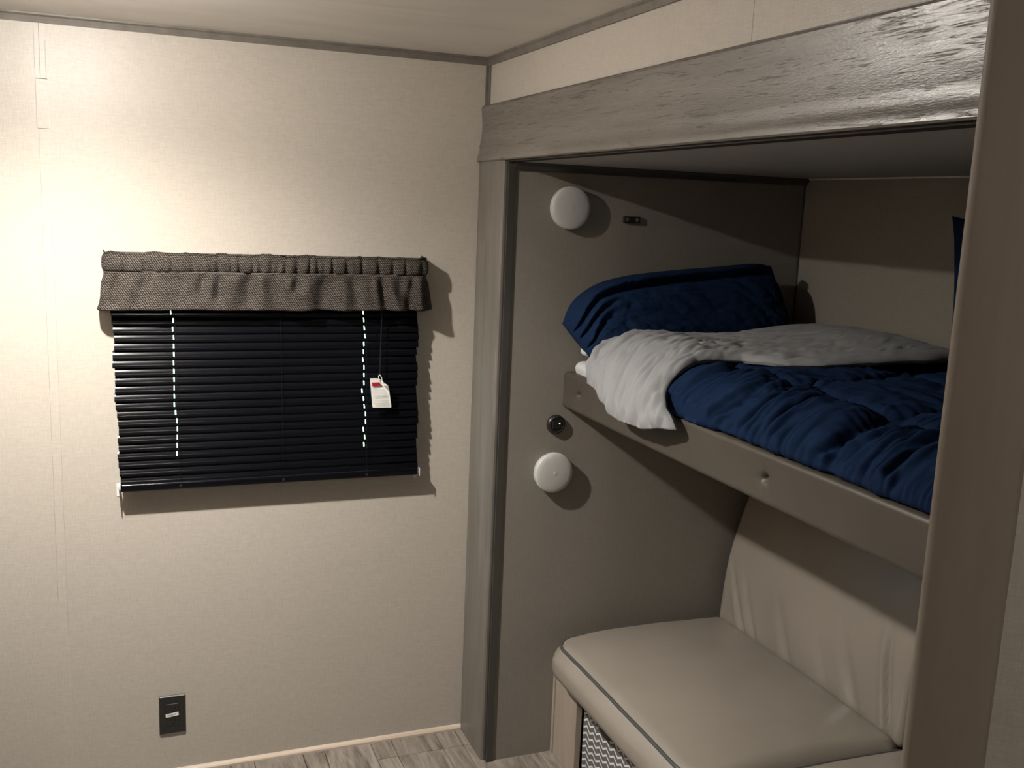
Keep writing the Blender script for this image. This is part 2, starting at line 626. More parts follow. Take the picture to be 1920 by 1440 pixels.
def cove(name, a, b, inn, label):
    """small ceiling cove strip from a to b, inn = horizontal direction into the room"""
    a, b, inn = Vector(a), Vector(b), Vector(inn)
    prof = [(0, 0), (.014, 0), (.014, -.004), (.010, -.008), (.0075, -.016), (.006, -.0215), (0, -.0215)]
    r = [[p + inn * q + Vector((0, 0, z)) for q, z in prof] for p in (a, b)]
    return struct(MB().loft(r).build(name, M['cove']), label)


cove('trim_3', (XL, YB, H), (XR, YB, H), (0, -1, 0), 'grey cove strip between back wall and ceiling')
cove('trim_4', (XR, YF, H), (XR, YB, H), (-1, 0, 0), 'grey cove strip above the bunk alcove')
struct(MB().box(XR - .012, XR, YB - .004, YB, 1.915, H - .021).box(XR - .004, XR, YB - .014, YB - .004, 1.915, H - .021).build('trim_5', M['cove']), 'thin grey corner strip above the fascia')
# baseboard
prof = [(0, 0), (.012, 0), (.012, .006), (.009, .0105), (.005, .0135), (0, .0145)]
struct(MB().loft([[(x, YB - q, z) for q, z in prof] for x in (XL, .962)]).build('baseboard_back', M['base'], smooth=True, angle=30), 'pale wood quarter-round along the back wall')
# fascia: moulded beam
fp = [(.985, 1.9145), (.9665, 1.9145), (.9635, 1.910), (.9655, 1.893), (.9675, 1.870), (.9675, 1.846), (.9655, 1.826), (.9625, 1.810), (.9608, 1.803), (.9620, 1.797), (.9605, 1.786), (.9560, 1.777), (.9535, 1.770), (.9535, 1.7635), (.957, 1.7605), (.985, 1.7605)]
fp = [tuple(p) for p in fp]
fa = struct(MB().loft([[(x, y, z) for x, z in fp] for y in np.linspace(YB - .001, .45, 30)]).build('trim_6', M['beam'], smooth=True, angle=28),
            'wide weathered-grey wood fascia over the bunk alcove')
MB().box(.968, .985, .45, YB - .001, 1.9145, 1.917).build('top_gap_shade', M['edge'], fa)  # dark strip standing in for the shadow gap above the fascia
MB().box(.966, 1.0, YN + .001, YE - .004, 1.7562, 1.7607).build('underside_lip', M['dark'], fa)
# post beside the alcove
pp = [(.985, YB), (.966, YB), (.962, YB - .004), (.960, YB - .012), (.960, YE + .022), (.962, YE + .014), (.967, YE + .011), (.985, YE + .011)]
struct(MB().loft([[(x, y, z) for x, y in pp] for z in (0, 1.7605)]).build('trim_7', M['post'], smooth=True, angle=25), 'weathered-grey wood post beside the alcove')
struct(MB().rbox(.972, .985, YE - .003, YE + .011, 0, 1.757, .003, 1, 1, 8, 2).build('trim_8', M['seal'], smooth=True), 'black rubber seal beside the wood post')
struct(MB().box(.9725, .992, YE - .006, YE - .001, 0, ZS).build('trim_9', M['edge']), 'thin dark edge strip of the alcove wall')
# cove strips in the slide-out ceiling
struct(MB().loft([[(x, YE - q, ZS - z) for q, z in ((0, 0), (.022, 0), (.018, .010), (.008, .020), (0, .022))] for x in (XR + .002, XS)]).build('trim_10', M['edge']), 'dark cove strip at the alcove ceiling')
struct(MB().box(XS - .004, XS, YN, YE, ZS - .004, ZS).build('trim_11', M['white']), 'thin pale line between alcove ceiling and back wall')
struct(MB().box(XS - .004, XS, YE - .004, YE, 0, ZS).build('trim_12', M['edge']), 'dark corner strip inside the alcove')

# outside
struct(MB().add([(-40, YB + .3, -.9), (40, YB + .3, -.9), (40, 60, -.9), (-40, 60, -.9)], [(0, 1, 2, 3)]).build('ground', M['grass']), 'pale grass outside the window')

# open door at the right edge
E0 = hit(1752, 900, 1, .53)
wdir, ndir, zz = Vector((.7071, -.7071, 0)), Vector((-.7071, -.7071, 0)), Vector((0, 0, 1))
dr = thing('door_1', (E0.x, E0.y, .012), 'wood-framed door standing open at the right edge', None)
dr['kind'] = 'structure'
DW, SW = .60, .056
def dbox(m_, a, b, z0, z1, n0, n1, name):
    c = Vector((E0.x, E0.y, 0)) + wdir * ((a + b) / 2) + ndir * ((n0 + n1) / 2) + zz * ((z0 + z1) / 2)
    return MB().obox(c, wdir, ndir, zz, (b - a) / 2, (n1 - n0) / 2, (z1 - z0) / 2).build(name, m_, dr)
# stiles with eased edges
for (a, b) in ((0, SW), (DW - SW, DW)):
    prof = [(a + .006, 0), (a + .002, -.002), (a, -.006), (a, -.024), (a + .004, -.028), (b, -.028), (b, -.004), (b - .003, 0)]
    base = Vector((E0.x, E0.y, 0))
    MB().loft([[base + wdir * p + ndir * q + zz * z for p, q in prof] for z in (.012, 1.94)]).build('stile', M['door'], dr, smooth=True, angle=40)
for z0, z1 in ((.012, .12), (1.85, 1.94)):
    dbox(M['door'], SW, DW - SW, z0, z1, -.026, -.002, 'rail')
dbox(M['wall'], SW - .001, DW - SW + .001, .12, 1.85, -.020, -.012, 'panel')

# ------------------------------------------------------------------ ceiling lamp (just above the frame)
def ceiling_lamp(x, y, glow, label):
    t = thing('ceiling_light', (x, y, H), label, 'ceiling light')
    MB().lathe((x, y, H), (0, 0, -1), [(.0, 0), (.055, 0), (.057, .004), (.055, .010), (.046, .014), (.030, .016), (.0, .016)], 40).build('housing', M['white'], t, smooth=True, angle=40)
    R0 = .018
    MB().lathe((x, y, H - .016), (0, 0, -1), [(R0 * math.cos(math.radians(a)), .002 + R0 * math.sin(math.radians(a))) for a in range(0, 90, 10)] + [(0, .002 + R0)], 28).build('bulb_cover', glow, t, smooth=True)
    return t
lt = ceiling_lamp(LAMP.x, LAMP.y, M['glow'], 'small round ceiling light just above the frame by the window wall')
_sp = bpy.data.lights.new('added_spot', 'SPOT')       # extra spot added under the lamp to brighten lower wall and floor
_sp.energy = LAMP_SPOT
_sp.color = (1.0, .955, .88)
_sp.spot_size = math.radians(156)
_sp.spot_blend = 1.0
_sp.shadow_soft_size = .016
_spo = bpy.data.objects.new('added_spot', _sp)
COL.objects.link(_spo)
_spo.parent = lt
_spo.location = (0, 0, -.055)
ceiling_lamp(.10, -.60, M['fill_glow'], 'small round fill light added unseen behind the viewer')  # added out of view to light the near side of the door

# ------------------------------------------------------------------ window
wn = thing('window_1', ((WX0 + WX1) / 2, YB + .02, WZ0), 'tinted window behind the black blind', None)
wn['kind'] = 'structure'
f = MB()
f.box(WX0, WX1, YB + .012, YB + .045, WZ0, WZ0 + .025).box(WX0, WX1, YB + .012, YB + .045, WZ1 - .025, WZ1)
f.box(WX0, WX0 + .025, YB + .012, YB + .045, WZ0 + .025, WZ1 - .025).box(WX1 - .025, WX1, YB + .012, YB + .045, WZ0 + .025, WZ1 - .025)
f.build('window_frame', M['alu'], wn)
MB().box(WX0 + .025, WX1 - .025, YB + .026, YB + .030, WZ0 + .025, WZ1 - .025).build('pane', M['glass'], wn)

# ------------------------------------------------------------------ mini blind
YBL = YB - .0375
zt, zb = 1.455, hit(505, 905, 1, YBL).z
bl = thing('window_blind', (.38, YBL, zb), 'black horizontal slat blind closed over the window', 'blind')
MB().rbox(-.035, .785, YBL - .014, YBL + .014, zt, zt + .03, .002, 1, 1, 1, 1).build('headrail', M['blind'], bl)
NS = 27
pitch = .02235
hx = [hit(326, 700, 1, YBL).x, hit(681, 700, 1, YBL).x]
xc = hit(522, 700, 1, YBL).x
def slat_mesh(j1, j2, hw1, hw2, holes):
    x0, x1 = -.405, .405
    c1, c2 = hx[0] - .375 + j1, hx[1] - .375 + j2
    xs = [x0, x0 + .004, -.29, c1 - hw1, c1 + hw1, -.1, .1, c2 - hw2, c2 + hw2, .33, x1 - .004, x1]
    rows = []
    nr = 9
    tilt = math.radians(68)
    for i in range(nr):
        s = -.0125 + .025 * i / (nr - 1)          # across the slat
        cr = .0030 * (1 - (s / .0125) ** 2)       # crown
        # closed: room edge down
        y = -s * math.cos(tilt) * -1 - cr * math.sin(tilt)
        z = s * math.sin(tilt) - cr * math.cos(tilt) * 0.3
        rows.append([(x + (.002 if k == 0 and i in (0, nr - 1) else 0), y, z) for k, x in enumerate(xs)])
    mb = MB()
    n = len(xs)
    vs = [p for r in rows for p in r]
    fs = []
    for i in range(nr - 1):
        for j in range(n - 1):
            if holes and j in (3, 7) and 2 <= i <= 5:
                continue
            fs.append((i * n + j, i * n + j + 1, (i + 1) * n + j + 1, (i + 1) * n + j))
    # underside, slightly behind, gives the slat its thickness
    o = len(vs)
    vs += [(p[0], p[1] + .0004, p[2] - .0001) for p in vs]
    fs2 = [tuple(o + q for q in reversed(fc)) for fc in fs]
    rim = []
    for j in range(n - 1):
        rim.append((j, o + j, o + j + 1, j + 1))
        a = (nr - 1) * n
        rim.append((a + j + 1, o + a + j + 1, o + a + j, a + j))
    mb.add(vs, fs + fs2 + rim)
    return mb
variants = []
for k in range(7):
    holes = k < 6
    o = slat_mesh(random.uniform(-.003, .003), random.uniform(-.003, .003), random.uniform(.0012, .0021), random.uniform(.0013, .0021), holes).build('slat', M['blind'], None, smooth=True, angle=40)
    variants.append(o.data)
    bpy.data.objects.remove(o)
zs0 = zb + .030
zs = [zs0 + .0235 * 0 + pitch * k for k in range(NS) if zs0 + pitch * k < zt - .005]
jx = 0
for k, z in enumerate(zs):
    drift = .375 + .012 * (1 - (z - zb) / .6) - .004
    jx = .6 * jx + random.uniform(-.0022, .0022)
    o = bpy.data.objects.new('slat', variants[6] if k < 3 else variants[random.randrange(6)])
    COL.objects.link(o)
    o.parent = bl
    o.location = (drift + jx + random.uniform(-.0022, .0022) - .38, 0, z - zb)
    o.rotation_euler = (random.uniform(-.03, .03), random.uniform(-.0012, .0012), 0)
# bottom rail
bx = .375 + .008
MB().rbox(bx - .405, bx + .405, YBL - .012, YBL + .010, zb, zb + .021, .005, 1, 1, 1, 3).build('bottom_rail', M['blind'], bl, smooth=True, angle=50)
for x in (hx[0], xc, hx[1]):
    for dy in (-.0125, .013):
        pts = [(x + .002 + .010 * (1 - (z - zb) / .6), YBL + dy, z) for z in np.linspace(zb + .015, zt, 12)]
        MB().tube(pts, .0006, 5).build('ladder_cord', M['cord'], bl)
    MB().lathe((x + .012, YBL - .012, zb + .010), (0, -1, 0), [(0, 0), (.004, 0), (.004, .001), (.0, .0015)], 12).build('cord_button', M['blackplastic'], bl)
# hold-down clips
for x, s in ((bx - .405, -1), (bx + .405, 1)):
    c = MB().box(min(x, x + s * .006), max(x, x + s * .006), YBL - .006, YB, zb + .006, zb + .010)
    c.box(min(x + s * .004, x + s * .006), max(x + s * .004, x + s * .006), YBL - .012, YBL + .012, zb - .004, zb + .020)
    c.box(min(x, x + s * .010), max(x, x + s * .010), YB - .002, YB, zb - .022, zb + .012)
    c.build('hold_down_clip', M['white'], bl)
# wand
YW = YBL - .024
w0, w1 = hit(717, 560, 1, YW), hit(712, 706, 1, YW)
MB().tube([w0, w0.lerp(w1, .5), w1], .0016, 6).build('tilt_wand', M['clearwand'], bl)

# warning tag on the wand
YT = YW - .004
tg = thing('warning_tag', hit(713, 764, 1, YT), 'white warning tag with red band hanging from the blind', 'tag')
def tp(u, v, dy=0):
    return hit(u, v, 1, YT + dy)
front = [(693.6, 709.5), (703, 709.3), (711, 709.6), (717, 714.5), (722, 719), (727.5, 722.5), (730, 730), (734, 762.5), (733, 764), (716, 764.2), (699.5, 764.2), (698, 762)]
dys = [-.004, -.003, -.002, -.003, -.004, -.006, -.003, .0, 0, -.001, -.001, -.001]
pf = [tp(u, v, d) for (u, v), d in zip(front, dys)]
pb = [p + Vector((0, .0006, 0)) for p in pf]
n = len(pf)
MB().add(pf + pb, [tuple(range(n)), tuple(range(2 * n - 1, n - 1, -1))] + [(i, n + i, n + (i + 1) % n, (i + 1) % n) for i in range(n)]).build('card', M['paper'], tg)
fl_ = [tp(719.5, 723.5, -.0075), (tp(727.5, 722.5, -.0075)), tp(730.2, 734.5, -.0055)]
MB().add(fl_ + [p + Vector((0, .0006, 0)) for p in fl_], [(0, 1, 2), (5, 4, 3), (0, 3, 4, 1), (1, 4, 5, 2), (2, 5, 3, 0)]).build('folded_corner', M['flap'], tg)
rb = [(697.5, 717.5), (711.5, 716.8), (713.2, 719.5), (716.5, 722.8), (698.2, 724.4)]
MB().add([tp(u, v, -.0062) for u, v in rb] + [tp(u, v, -.0058) for u, v in rb], [(0, 1, 2, 3, 4), (9, 8, 7, 6, 5)] + [(i, 5 + i, 5 + (i + 1) % 5, (i + 1) % 5) for i in range(5)]).build('red_band', M['red'], tg)
pl = MB()
for k, (u0, u1) in enumerate([(700, 720), (700, 721), (703, 724), (702, 726), (703, 727), (702, 706), (705, 726), (702, 727), (703, 726), (702, 728), (704, 726)]):
    v = 730 + k * 2.95
    a, b = tp(u0, v, -.0052), tp(u1, v - .6, -.0052)
    pl.obox((a + b) / 2, (b - a).normalized(), (0, 1, 0), (0, 0, 1), (b - a).length / 2, .0001, .00055)
pl.build('print_lines', M['print'], tg)
lp = [tp(711, 714, -.008), tp(709.8, 707, -.008), tp(711.5, 703.2, -.006), tp(714, 705, -.006), tp(716, 711, -.008), tp(716.5, 715, -.009)]
MB().tube(smooth_curve(lp, 18), .0011, 6).build('loop', M['white'], tg, smooth=True)

# ------------------------------------------------------------------ valance and its rod
YV = YB - .073
vx0, vx1 = hit(198, 480, 1, YV).x, hit(800, 495, 1, YV).x
vz1 = hit(500, 478, 1, YV).z
vzs = hit(500, 513, 1, YV).z
vz0 = hit(500, 582, 1, YV).z
va = thing('curtain_valance', ((vx0 + vx1) / 2, YV, vz0), 'gathered grey-brown tweed valance above the blind', 'valance')
NSV = 460
def plan(s, flare):
    """path of the valance seen from above: wall, corner, front, corner, wall; s in 0..1"""
    d = YB - YV + flare * .35
    L = (vx1 - vx0) + 2 * flare
    R_ = .026
    seg = [d - R_, R_ * math.pi / 2, L - 2 * R_, R_ * math.pi / 2, d - R_]
    tot = sum(seg)
    q = s * tot
    x0, x1 = vx0 - flare, vx1 + flare
    yf = YB - d
    if q < seg[0]:
        return Vector((x0, YB - q, 0)), Vector((-1, 0, 0)), 0
    q -= seg[0]
    if q < seg[1]:
        a = q / R_
        return Vector((x0 + R_ - R_ * math.cos(a), yf + R_ - R_ * math.sin(a), 0)), Vector((-math.cos(a), -math.sin(a), 0)), .5
    q -= seg[1]
    if q < seg[2]:
        return Vector((x0 + R_ + q, yf, 0)), Vector((0, -1, 0)), 1
    q -= seg[2]
    if q < seg[3]:
        a = q / R_
        return Vector((x1 - R_ + R_ * math.sin(a), yf + R_ - R_ * math.cos(a), 0)), Vector((math.sin(a), -math.cos(a), 0)), .5
    q -= seg[3]
    return Vector((x1, yf + R_ + q, 0)), Vector((1, 0, 0)), 0
_rv = random.Random(11)
FOLDS, TUCKS = [], []
_q = .03
while _q < .97:
    FOLDS.append((_q, _rv.uniform(.005, .0155), _rv.uniform(.009, .020), _rv.uniform(-.018, .022), _rv.uniform(.25, 1.1)))
    _q += _rv.uniform(.038, .085)
_q = .06
while _q < .96:
    TUCKS.append((_q, _rv.uniform(.003, .0095), _rv.uniform(.0045, .0095), _rv.uniform(-.006, .006)))
    _q += _rv.uniform(.016, .05)
ztop_ = lambda s: vz1 + .0055 * n3(s * 30, 9.3) + .0030 * n3(s * 70, 4)
rows_h, rows_s = [], []
for i in range(NSV + 1):
    s = i / NSV
    end = sm(0, .05, min(s, 1 - s))
    mid = .95 + .45 * sm(.25, .5, s)                 # gathers bunch up towards the middle and right
    col = []
    for k in range(15):
        v = k / 14
        z = ztop_(s) + (vzs - ztop_(s)) * v
        p, nrm, fr = plan(s, .0)
        gz = (ztop_(s) - z)
        if gz < .007:
            off = .0035 * (1 - gz / .007) + .002 + .0015 * n3(s * 60, 2.0)
        else:
            t = (z - vzs) / max(1e-6, (ztop_(s) - .007 - vzs))
            off = .002 + .009 * math.sqrt(max(0, 1 - (2 * t - 1) ** 2))
            for c, dp, wd, ln in TUCKS:
                g = (s - c - ln * v) / wd
                if abs(g) < 3:
                    off -= dp * mid * end * math.exp(-g * g) * (.35 + .65 * v)
        off += .003 * n3(s * 16, v * 1.5, 1.1) * end
        pp_ = p + nrm * off
        col.append((pp_.x, min(pp_.y, YB - .001), z))
    rows_h.append(col)
    col = []
    hem = .003 * n3(s * 9, 8.8)
    for k in range(25):
        v = k / 24
        z = vzs + (vz0 + hem - vzs) * v
        p, nrm, fr = plan(s, .0165 * v + .002)
        amp = sm(-.05, .3, v)
        off = .0075 * n3(s * 13, .3 + v * .4, 5.0) * amp + .004 * n3(s * 30, v * .8, 2.0) * amp
        for c, dp, wd, ln, keep in FOLDS:
            g = (s - c - ln * v) / (wd * (1 + .5 * v))
            if abs(g) < 4:
                w = math.exp(-g * g) - .45 * math.exp(-((abs(g) - 1.9) / .9) ** 2)
                off -= dp * mid * end * w * amp * (1 - sm(keep, keep + .35, v))
        if v > .90:
            off += .0024 * math.sin((v - .90) / .10 * math.pi)
        pp_ = p + nrm * (off + .002)
        col.append((pp_.x, min(pp_.y, YB - .001), z))
    rows_s.append(col)
def cloth(mb_rows, name, parent, thick=.002, m=None):
    o = MB().grid(mb_rows).build(name, m, parent, smooth=True)
    md = o.modifiers.new('thickness', 'SOLIDIFY')
    md.thickness = thick
    md.offset = 0
    return o
hd = cloth(rows_h, 'rod_pocket', va, .002, M['valance'])
cloth(rows_s, 'skirt', va, .0022, M['valance'])
MB().tube([Vector(rows_s[i][0]) + Vector((0, -.0020, .0005)) for i in range(70, NSV - 69, 3)], .0007, 5).build('stitch_line', M['thread'], va)
rd = thing('curtain_rod', ((vx0 + vx1) / 2, YV + .012, vzs + .014), 'white curtain rod inside the valance pocket', 'curtain rod')
zr = vzs + .015
xa, xb = vx0 + .006, vx1 - .004
MB().tube([(xa, YB - .006, zr), (xa, YV + .02, zr), (xa + .01, YV + .010, zr), (xb - .01, YV + .010, zr), (xb, YV + .02, zr), (xb, YB - .006, zr)], .0045, 8).build('rod', M['white'], rd)
for x in (xa, xb):
    MB().rbox(x - .004, x + .010, YB - .010, YB, zr - .016, zr + .012, .002, 1, 1, 1, 2).build('bracket', M['white'], rd)

# ------------------------------------------------------------------ wall outlet
ox, oz = .0975, .183
ot = thing('wall_outlet', (ox, YB, oz), 'black wall outlet with white sticker low on the wall', 'outlet')
pl_ = MB()
pr = [(.0355, .0575, 0), (.0355, .0575, .003), (.0325, .0545, .0062), (.0, .0, .0062)]
rings = []
for hw, hh, d in [(.0355, .0575, 0), (.0355, .0575, .0025), (.0328, .0548, .0060), (.018, .035, .0064)]:
    rings.append([(ox - hw, YB - d, oz - hh), (ox + hw, YB - d, oz - hh), (ox + hw, YB - d, oz + hh), (ox - hw, YB - d, oz + hh)])
MB().loft(rings).build('cover_plate', M['blackplastic'], ot)
fc = MB().rbox(ox - .0165, ox + .0165, YB - .0078, YB - .003, oz - .0335, oz + .0335, .0015, 1, 1, 1, 2).build('receptacle', M['blackplastic'], ot)
for zc in (.021, -.016):
    for dx, hh in ((-.0063, .0040), (.0063, .0033)):
        MB().box(ox + dx - .0009, ox + dx + .0009, YB - .0080, YB - .0070, oz + zc - hh, oz + zc + hh).build('slot', M['blackmatte'], fc)
    MB().lathe((ox, YB - .0070, oz + zc - .0105), (0, -1, 0), [(0, 0), (.0023, 0), (.0023, .001), (0, .001)], 12).build('ground_hole', M['blackmatte'], fc)
for dz in (.0024, -.0064):
    MB().rbox(ox - .011, ox + .011, YB - .0088, YB - .0075, oz + dz - .0032, oz + dz + .0032, .0006, 1, 1, 1, 1).build('test_button', M['blackplastic'], fc)
a_ = math.radians(-6)
st = MB().obox((ox - .001, YB - .0092, oz + .0015), (math.cos(a_), 0, -math.sin(a_)), (0, 1, 0), (math.sin(a_), 0, math.cos(a_)), .0175, .0002, .0052).build('sticker', M['paper'], ot)
stl = MB()
for q in range(7):
    stl.obox((ox - .0125 + q * .0032, YB - .0095, oz + .0017 + (q * .0032 - .0125) * .1), (math.cos(a_), 0, -math.sin(a_)), (0, 1, 0), (math.sin(a_), 0, math.cos(a_)), .0012 if q % 3 else .0014, .0001, .0021 if q % 2 else .0026)
stl.build('sticker_print', M['flap'], st)
for dz in (.048, -.048):
    MB().lathe((ox, YB - .0058, oz + dz), (0, -1, 0), [(0, 0), (.003, 0), (.003, .0008), (0, .0011)], 14).build('screw', M['blackplastic'], ot)

# ------------------------------------------------------------------ lights and sockets on the alcove end wall
def puck(u, v, label, k):
    c = hit(u, v, 1, YE - .015)
    t = thing('bunk_light', (c.x, YE, c.z), label, 'wall light', 'round white bunk lights')
    c = Vector((c.x, YE, c.z))
    MB().lathe(c, (0, -1, 0), [(0, 0), (.052, 0), (.0535, .002), (.0535, .012), (0, .012)], 48).build('base', M['white'], t, smooth=True, angle=40)
    MB().lathe(c, (0, -1, 0), [(.0, .012), (.0575, .012), (.0588, .014), (.0590, .0235), (.0580, .0275), (.0550, .0300), (.045, .0322), (.030, .0340), (.012, .0348), (0, .0350)], 56).build('lens', M['lens'], t, smooth=True, angle=60)
    MB().lathe(c, (0, -1, 0), [(0, .0342), (.0085, .0342), (.0080, .0347), (.006, .0352), (0, .0354)], 24).build('touch_button', M['lens'], t, smooth=True, angle=50)
puck(1068, 390, 'round white wall light above the navy pillow', 0)
puck(1036, 885, 'round white wall light below the bunk rail', 1)
c = hit(1184, 412, 1, YE - .005)
us = thing('charging_port', (c.x, YE, c.z), 'small black plate with two round ports beside the upper light', 'charging port')
MB().rbox(c.x - .026, c.x + .026, YE - .010, YE, c.z - .0095, c.z + .0095, .002, 1, 1, 1, 2).build('plate', M['blackplastic'], us)
for dx in (-.016, .0155):
    MB().lathe((c.x + dx, YE - .0098, c.z), (0, -1, 0), [(0, 0), (.0056, 0), (.0056, .0012), (.003, .0016), (0, .0016)], 18).build('port', M['screw'], us, smooth=True, angle=40)
c = hit(1043, 796, 1, YE - .008)
so = thing('round_socket', (c.x, YE, c.z), 'round black socket with a small green light on the alcove wall', 'socket')
cc = Vector((c.x, YE, c.z))
MB().lathe(cc, (0, -1, 0), [(0, 0), (.0275, 0), (.0285, .003), (.0275, .010), (.0245, .0135), (.021, .0145), (.020, .0125), (0, .0125)], 40).build('bezel', M['blackplastic'], so, smooth=True, angle=40)
MB().rbox(c.x - .014, c.x + .014, YE - .0155, YE - .012, c.z - .011, c.z + .011, .002, 1, 1, 1, 2).build('socket_cap', M['blackplastic'], so)
MB().lathe(cc + Vector((.007, -.0150, .004)), (0, -1, 0), [(0, 0), (.0022, 0), (.002, .0008), (0, .0012)], 14).build('indicator', M['led'], so)
for dz in (.0225, -.0225):
    MB().lathe(cc + Vector((-.001, -.0125, dz)), (0, -1, 0), [(0, 0), (.0022, 0), (.002, .0012), (0, .0016)], 12).build('screw', M['screw'], so)

# ------------------------------------------------------------------ bunk
RX, RZ0, RZ1 = 1.167, 1.077, 1.181
bk = thing('bunk_bed', (1.55, 1.63, RZ0), 'upper bunk with a padded taupe front rail', 'bunk bed')
MB().box(RX + .036, XS - .001, YN + .004, YE - .004, RZ0 + .004, RZ0 + .022).build('deck', M['ply'], bk)
btn = [(2.461, 1.129), (1.585, 1.129), (.80, 1.129)]
def rail_pt(y, ang, base):
    p = Vector((base[0], y, base[1]))
    d = 0
    if base[0] < RX + .012:
        for k, (by, bz) in enumerate(btn):
            ry, rz = y - by, base[1] - bz
            r = math.hypot(ry, rz)
            if r < .08:
                a = math.atan2(rz, ry)
                fold = .35 * math.cos(2 * a + .6) + .25 * math.cos(3 * a + 1.0)
                d += .0125 * math.exp(-(r / .008) ** 2) + .0035 * math.exp(-(r / .028) ** 2) * (1 + 1.2 * fold)
        d -= .0012 * n3(y * 7, base[1] * 12)
    p.x += d
    return p
prof = []
x0, x1, z0, z1, rr = RX, RX + .036, RZ0, RZ1, .010
for cx_, cz_, a0 in ((x0 + rr, z1 - rr, 180), (x1 - rr, z1 - rr, 90), (x1 - rr, z0 + rr, 0), (x0 + rr, z0 + rr, -90)):
    for k in range(5):
        a = math.radians(a0 - 22.5 * k)
        prof.append((cx_ + rr * math.cos(a), cz_ + rr * math.sin(a)))
front_n = 26
prof += [(x0, z0 + rr + (z1 - z0 - 2 * rr) * (k + .5) / front_n) for k in range(front_n)]
ysamp = sorted(set([round(y, 5) for y in np.linspace(YN + .004, YE - .002, 130)] + [round(b + q, 5) for b, _ in btn for q in np.linspace(-.06, .06, 49) if YN + .01 < b + q < YE - .01]))
MB().loft([[rail_pt(y, 0, b) for b in prof] for y in ysamp]).build('padded_rail', M['railv'], bk, smooth=True, angle=60)
for by, bz in btn:
    MB().lathe((RX + .0155, by, bz), (-1, 0, 0), [(0, 0), (.0055, 0), (.005, .0015), (.003, .0026), (0, .003)], 16).build('tuft_button', M['railv'], bk, smooth=True)

mt = MB().rbox(1.1985, XS - .004, YN + .01, YE - .012, RZ0 + .023, 1.212, .026, 10, 24, 3, 5,
               fn=lambda p: p + Vector((-.018 * sm(1.15, 1.215, p.z) * sm(1.3, 1.2, p.x) * sm(2.2, 2.34, p.y), 0, -.012 * sm(2.34, 2.2, p.y) * sm(1.2, 1.21, p.z) + .004 * n3(p.x * 9, p.y * 9) + .004 * sm(1.2, 1.22, p.z)))).build('mattress', M['sheet'], None, smooth=True, origin=(1.56, 1.63, RZ0 + .023))
tag(mt, 'bunk mattress in a white sheet, its corner showing under the bedding', 'mattress')

# comforter -------------------------------------------------------
cf = thing('comforter', (1.5, 1.5, 1.22), 'rumpled navy comforter with pale grey underside folded back', 'comforter')
NP = [(1.932, 1.245), (1.915, 1.268), (1.86, 1.282), (1.74, 1.290), (1.60, 1.291), (1.46, 1.289), (1.36, 1.283), (1.285, 1.270), (1.228, 1.248), (1.190, 1.220), (1.172, 1.196), (1.176, 1.187)]
def profile_fn(pts, n):
    c = smooth_curve([(p[0], 0, p[1]) for p in pts], 400)
    L = [0]
    for a, b in zip(c, c[1:]):
        L.append(L[-1] + (b - a).length)
    out = []
    j = 0
    for i in range(n):
        t = L[-1] * i / (n - 1)
        while j < len(L) - 2 and L[j + 1] < t:
            j += 1
        k = (t - L[j]) / max(1e-9, L[j + 1] - L[j])
        p = c[j].lerp(c[min(j + 1, len(c) - 1)], k)
        d = (c[min(j + 1, len(c) - 1)] - c[j]).normalized()
        out.append((p, Vector((d.z, 0, -d.x)) if d.x < 0 or True else d, t))
    return out, L[-1]
nt = 190
PF, PL = profile_fn(NP, nt)
PF = [(p, (nn if nn.z > 0 or nn.x < 0 else -nn), t) for p, nn, t in PF]
stitch_y = [1.765, 1.40, 1.06]
stitch_t = [PL - .20, PL - .55]
def navy_disp(y, t):
    f = PL - t                                   # distance from the front hem
    wy = y + .05 * n3(y * 4, f * 6, 3.0) + .20 * f * n3(y * 2.0, 7.0)
    fr = sm(.42, .10, f)
    b1 = billow(wy * 10.5, f * 2.6, 1.0)
    b2 = billow(wy * 24 + f * 5, f * 5.0, 4.0)
    b3 = billow(y * 9 + f * 10, f * 26 + y * 7, 8.0)
    d = fr * (.040 * min(b1, .42) + .034 * min(b2, .4) + .017 * min(billow(wy * 52 + f * 9, f * 9.0, 7.0), .4)) + (1 - fr) * (.022 * min(billow(y * 6 + 1.2 * f, f * 11, 2.0), .4) + .018 * min(b3, .4))
    d += .0022 * n3(y * 40, f * 40) + .006 * n3(y * 5, f * 5, 9)
    # quilting: stitched lines pull the cloth down, puckers radiate from them
    for sy in stitch_y:
        q = abs(y - sy - .035 * math.sin(f * 7 + sy * 9))
        d -= .013 * math.exp(-(q / .010) ** 2) + .010 * math.exp(-(q / .05) ** 2)
        d += .010 * math.exp(-(q / .06) ** 2) * (billow(f * 38, q * 8, sy) - .2)
    for st_ in stitch_t:
        q = abs(t - st_ - .02 * n3(y * 5, st_))
        d -= .011 * math.exp(-(q / .009) ** 2) + .008 * math.exp(-(q / .045) ** 2)
        d += .010 * math.exp(-(q / .07) ** 2) * (billow(y * 34, q * 8, st_) - .2)
    return d
rows = []
Y0, Y1 = YN + .012, 2.16
ny = 520
for i in range(ny):
    y = Y0 + (Y1 - Y0) * i / (ny - 1)
    row = []
    for p, nn, t in PF:
        edge = sm(0, .03, PL - t) * sm(0, .03, t)
        d = max(navy_disp(y, t), -.012) * (.25 + .75 * edge)
        # the plump roll swells towards the folded head end
        sw = .012 * sm(.35, .08, PL - t) * math.exp(-((y - 1.86) / .10) ** 2)
        q = p + nn * (d + sw)
        if PL - t < .03:
            q.x = max(q.x, RX - .004)
        q.x = min(q.x, XS - .004)
        row.append((q.x, y + .012 * n3(y * 6, t * 5, 2), max(q.z, 1.184)))
    rows.append(row)
MB().grid(rows).build('navy_side', M['navy'], cf, smooth=True)

